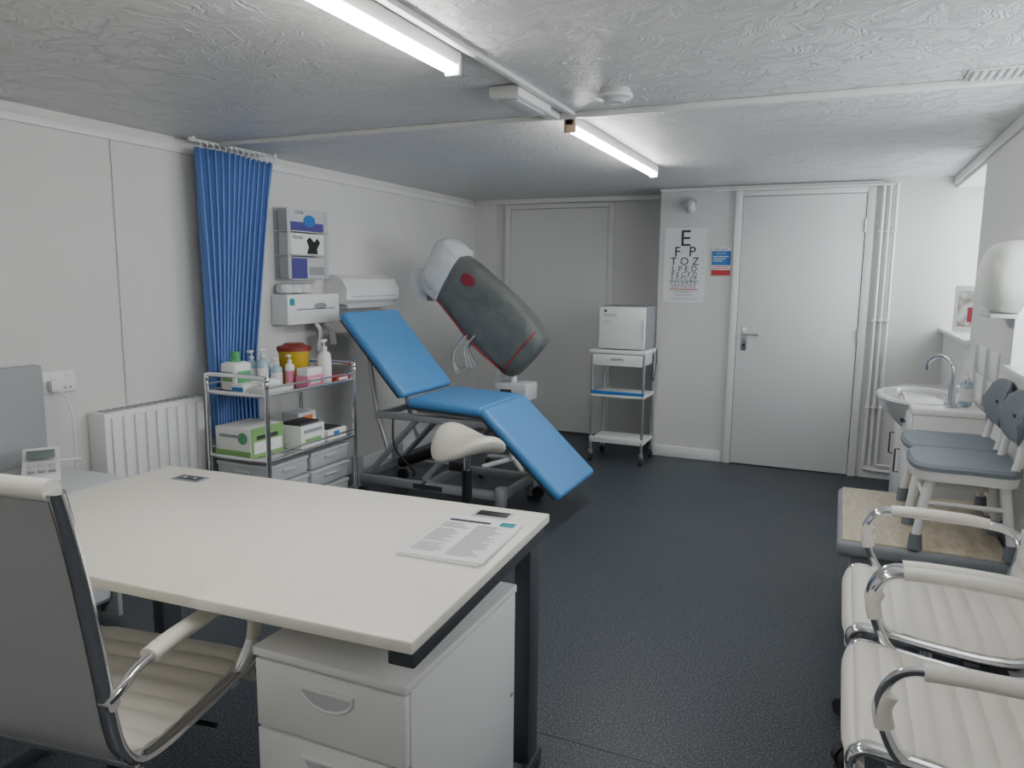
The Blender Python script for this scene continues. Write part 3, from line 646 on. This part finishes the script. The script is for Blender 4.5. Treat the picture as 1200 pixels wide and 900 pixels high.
# ------------------------------------------------------------------ low table and shower chairs
b=B(); ta=(.040,2.90); tb=(.605,3.70)
b.box((ta[0],ta[1],.365),(tb[0],tb[1],.425),'grey',.022,4); b.box((ta[0]+.018,ta[1]+.018,.42),(tb[0]-.018,tb[1]-.018,.430),'wood',.002)
b.box((ta[0]+.05,ta[1]+.05,.30),(tb[0]-.05,tb[1]-.05,.365),'cabgrey',.006)
for x in (ta[0]+.09,tb[0]-.09):
    for y in (ta[1]+.09,tb[1]-.09): b.box((x-.025,y-.025,.0),(x+.025,y+.025,.31),'cabgrey',.006)
b.done("low_table")
def shower_chair(loc,rz):  # faces +Y locally
    b=B(); z=.29
    pr=[(-.15,-.15),(.15,-.15),(.168,.0),(.165,.13),(.10,.175),(-.10,.175),(-.165,.13),(-.168,0)]
    P=[(v.x,v.y) for v in catmull([(a,c,0) for a,c in pr],5,True)]
    for z0,z1,sc,sc1,mm in ((z-.035,z,.96,.99,'plastic'),(z,z+.014,1.0,1.,'greyseat'),(z+.014,z+.024,1.,.94,'greyseat')):
        b.loft([[Vector((p[0]*sc,p[1]*sc,z0)) for p in P],[Vector((p[0]*sc1,p[1]*sc1,z1)) for p in P]],mm)
    for sx in (-1,1):
        for sy in (-1,1):
            b.tube([(sx*.12,sy*.11,z-.02),(sx*.150,sy*.146,.04)],.018,'plastic',smooth=False,r2=.015); b.cyl((sx*.149,sy*.146,.055),(sx*.149,sy*.146,0),.020,'greyseat',r2=.025)
        b.tube([(sx*.135,-.115,z-.12),(sx*.135,.115,z-.12)],.009,'plastic',smooth=False)
        b.tube([(sx*.12,-.125,z-.02),(sx*.13,-.145,z+.06),(sx*.12,-.155,z+.17)],.014,'plastic')
    b.tube([(-.135,.12,z-.12),(.135,.12,z-.12)],.009,'plastic',smooth=False)
    rings=[]
    for k in range(13):
        u=-1+2*k/12; x=u*.172; hh=.085*(1-abs(u)**4)**.5+.008; yc=-.165+.035*u*u
        rings.append([Vector((x,yc+.014*math.cos(a)-.12*hh*math.sin(a),z+.185+hh*math.sin(a))) for a in [q*math.pi/8 for q in range(16)]])
    b.loft(rings,'greyseat')
    for sx in (-.06,.06): b.box((sx-.03,-.152,z+.178),(sx+.03,-.146,z+.192),'black',.003)
    return b.done("shower_chair",loc=loc,rz=rz)
shower_chair((.442,3.42,.4305),math.radians(90)); shower_chair((.440,3.07,.4305),math.radians(90))

# ------------------------------------------------------------------ vanity and basin
b=B(); vx0,vx1,vy0,vy1=.335,.618,3.82,4.75; vt=.80
b.box((vx0,vy0,.08),(vx1,vy1,vt-.03),'plastic',.003); b.box((vx0+.03,vy0+.01,0),(vx1,vy1-.01,.08),'plastic_g',.002)
for i in range(2):
    ya=vy0+.01+i*.465
    b.box((vx0-.016,ya,.09),(vx0,ya+.455,.62),'plastic',.004); b.box((vx0-.016,ya,.63),(vx0,ya+.455,.765),'plastic',.004); b.tube([(vx0-.016,ya+.2,.70),(vx0-.035,ya+.2,.70),(vx0-.035,ya+.26,.70),(vx0-.016,ya+.26,.70)],.004,'black',smooth=False); b.tube([(vx0-.016,ya+.40,.40),(vx0-.036,ya+.40,.40),(vx0-.036,ya+.40,.52),(vx0-.016,ya+.40,.52)],.004,'black',smooth=False)
b.box((vx0-.01,vy0-.005,vt-.03),(vx1,vy1,vt),'ceramic',.008)
bc=(.40,4.28); K=40
def rg(rx,ry,z,cx=bc[0]): return [Vector((min(cx+rx*math.cos(2*math.pi*k/K),vx1-.002),bc[1]+ry*math.sin(2*math.pi*k/K),z)) for k in range(K)]
b.loft([rg(.08,.12,vt-.17),rg(.15,.22,vt-.10),rg(.196,.30,vt-.03),rg(.208,.33,vt-.008),rg(.205,.328,vt+.004),rg(.198,.32,vt+.006),rg(.175,.285,vt+.003),rg(.15,.24,vt-.04),rg(.09,.15,vt-.09),rg(.02,.02,vt-.10)],'ceramic')
b.done("washbasin_unit")
b=B(); tx,ty=.49,3.93; tz=vt+.0065
b.cyl((tx,ty,tz),(tx,ty,tz+.012),.028,'chrome'); b.cyl((tx,ty,tz),(tx,ty,tz+.10),.017,'chrome')
b.tube([(tx,ty,tz+.09),(tx,ty,tz+.17),(tx-.02,ty+.03,tz+.215),(tx-.06,ty+.09,tz+.22),(tx-.09,ty+.13,tz+.19),(tx-.095,ty+.14,tz+.15)],.010,'chrome')
b.tube([(tx+.01,ty-.01,tz+.09),(tx+.04,ty-.04,tz+.10),(tx+.05,ty-.06,tz+.13)],.007,'chrome'); b.done("mixer_tap")
pump("soap_bottle",.555,3.99,tz,.028,.13,'clearblue','card')
b=B()
for i in range(2):
    for j in range(2): b.box((XR-.008,3.72+i*.30,.81+j*.135),(XR-.001,3.72+i*.30+.295,.81+j*.135+.131),'tile',.002)
b.done("splashback_tiles")
# towel dispenser: flattened oval shell
b=B(); 
rings=[]
for k in range(29):
    u=-math.cos(math.pi*k/28); e=max(0,1-abs(u)**2.6)**(1/2.3); y=3.55+u*.225; h=.02+.128*e; dp=.035+.09*e**.5
    rg_=[]
    for q in range(25):
        a=-math.pi/2+q*math.pi/24; ca=max(0,math.cos(a)); sa=math.sin(a)
        rg_.append(Vector((XR-.002-dp*ca**.55,y,1.395+h*math.copysign(abs(sa)**.95,sa))))
    rings.append(rg_)
b.loft(rings,'dispenser'); b.box((XR-.10,3.42,1.238),(XR-.002,3.68,1.256),'plastic_g',.004)
b.done("paper_towel_dispenser",ang=60)
# photo frame
b=B(); b.box((-.11,-.008,0),(.11,.008,.28),'white',.004); b.box((-.085,-.0095,.03),(.085,-.007,.25),'photo',0); b.box((-.03,-.0102,.06),(.03,-.0094,.15),'darkred',0); b.prism([(0,0),(.08,0),(0,.2)],.02,'white',X=T((-.01,.008,.0))@R(90,'Z')@R(90,'X'))
b.done("photo_frame",loc=(.735,5.30,1.0725),rz=math.radians(-25))

# ------------------------------------------------------------------ light & camera
w=bpy.data.worlds.new("World"); bpy.context.scene.world=w; w.use_nodes=True
bg=w.node_tree.nodes["Background"]; bg.inputs[0].default_value=(.88,.94,1,1); bg.inputs[1].default_value=3.5
def area(name,loc,rot,sx,sy,e,col):
    l=bpy.data.lights.new(name,'AREA'); l.shape='RECTANGLE'; l.size=sx; l.size_y=sy; l.energy=e; l.color=col
    o=bpy.data.objects.new(name,l); o.location=loc; o.rotation_euler=rot; C.objects.link(o); return o
area("daylight_1",(1.25,5.13,1.6),(0,math.radians(90),0),1.0,1.1,30,(.9,.95,1))
area("daylight_2",(1.25,2.75,1.6),(0,math.radians(90),0),1.0,1.5,35,(.9,.95,1))

cam=bpy.data.cameras.new("camera"); co=bpy.data.objects.new("camera",cam); C.objects.link(co)
yaw,pit,rol=math.radians(23.842),math.radians(8.225),math.radians(.575)
sy,cy,sp,cp=math.sin(yaw),math.cos(yaw),math.sin(pit),math.cos(pit)
F=Vector((-sy*cp,cy*cp,-sp)); R0=Vector((cy,sy,0)); U0=R0.cross(F)
Rv=R0*math.cos(rol)+U0*math.sin(rol); Uv=-R0*math.sin(rol)+U0*math.cos(rol)
mw=Matrix(((Rv.x,Uv.x,-F.x,0),(Rv.y,Uv.y,-F.y,0),(Rv.z,Uv.z,-F.z,1.38),(0,0,0,1)))
co.matrix_world=mw; cam.sensor_width=36; cam.lens=869.16/1200*36; cam.clip_start=.02
bpy.context.scene.camera=co
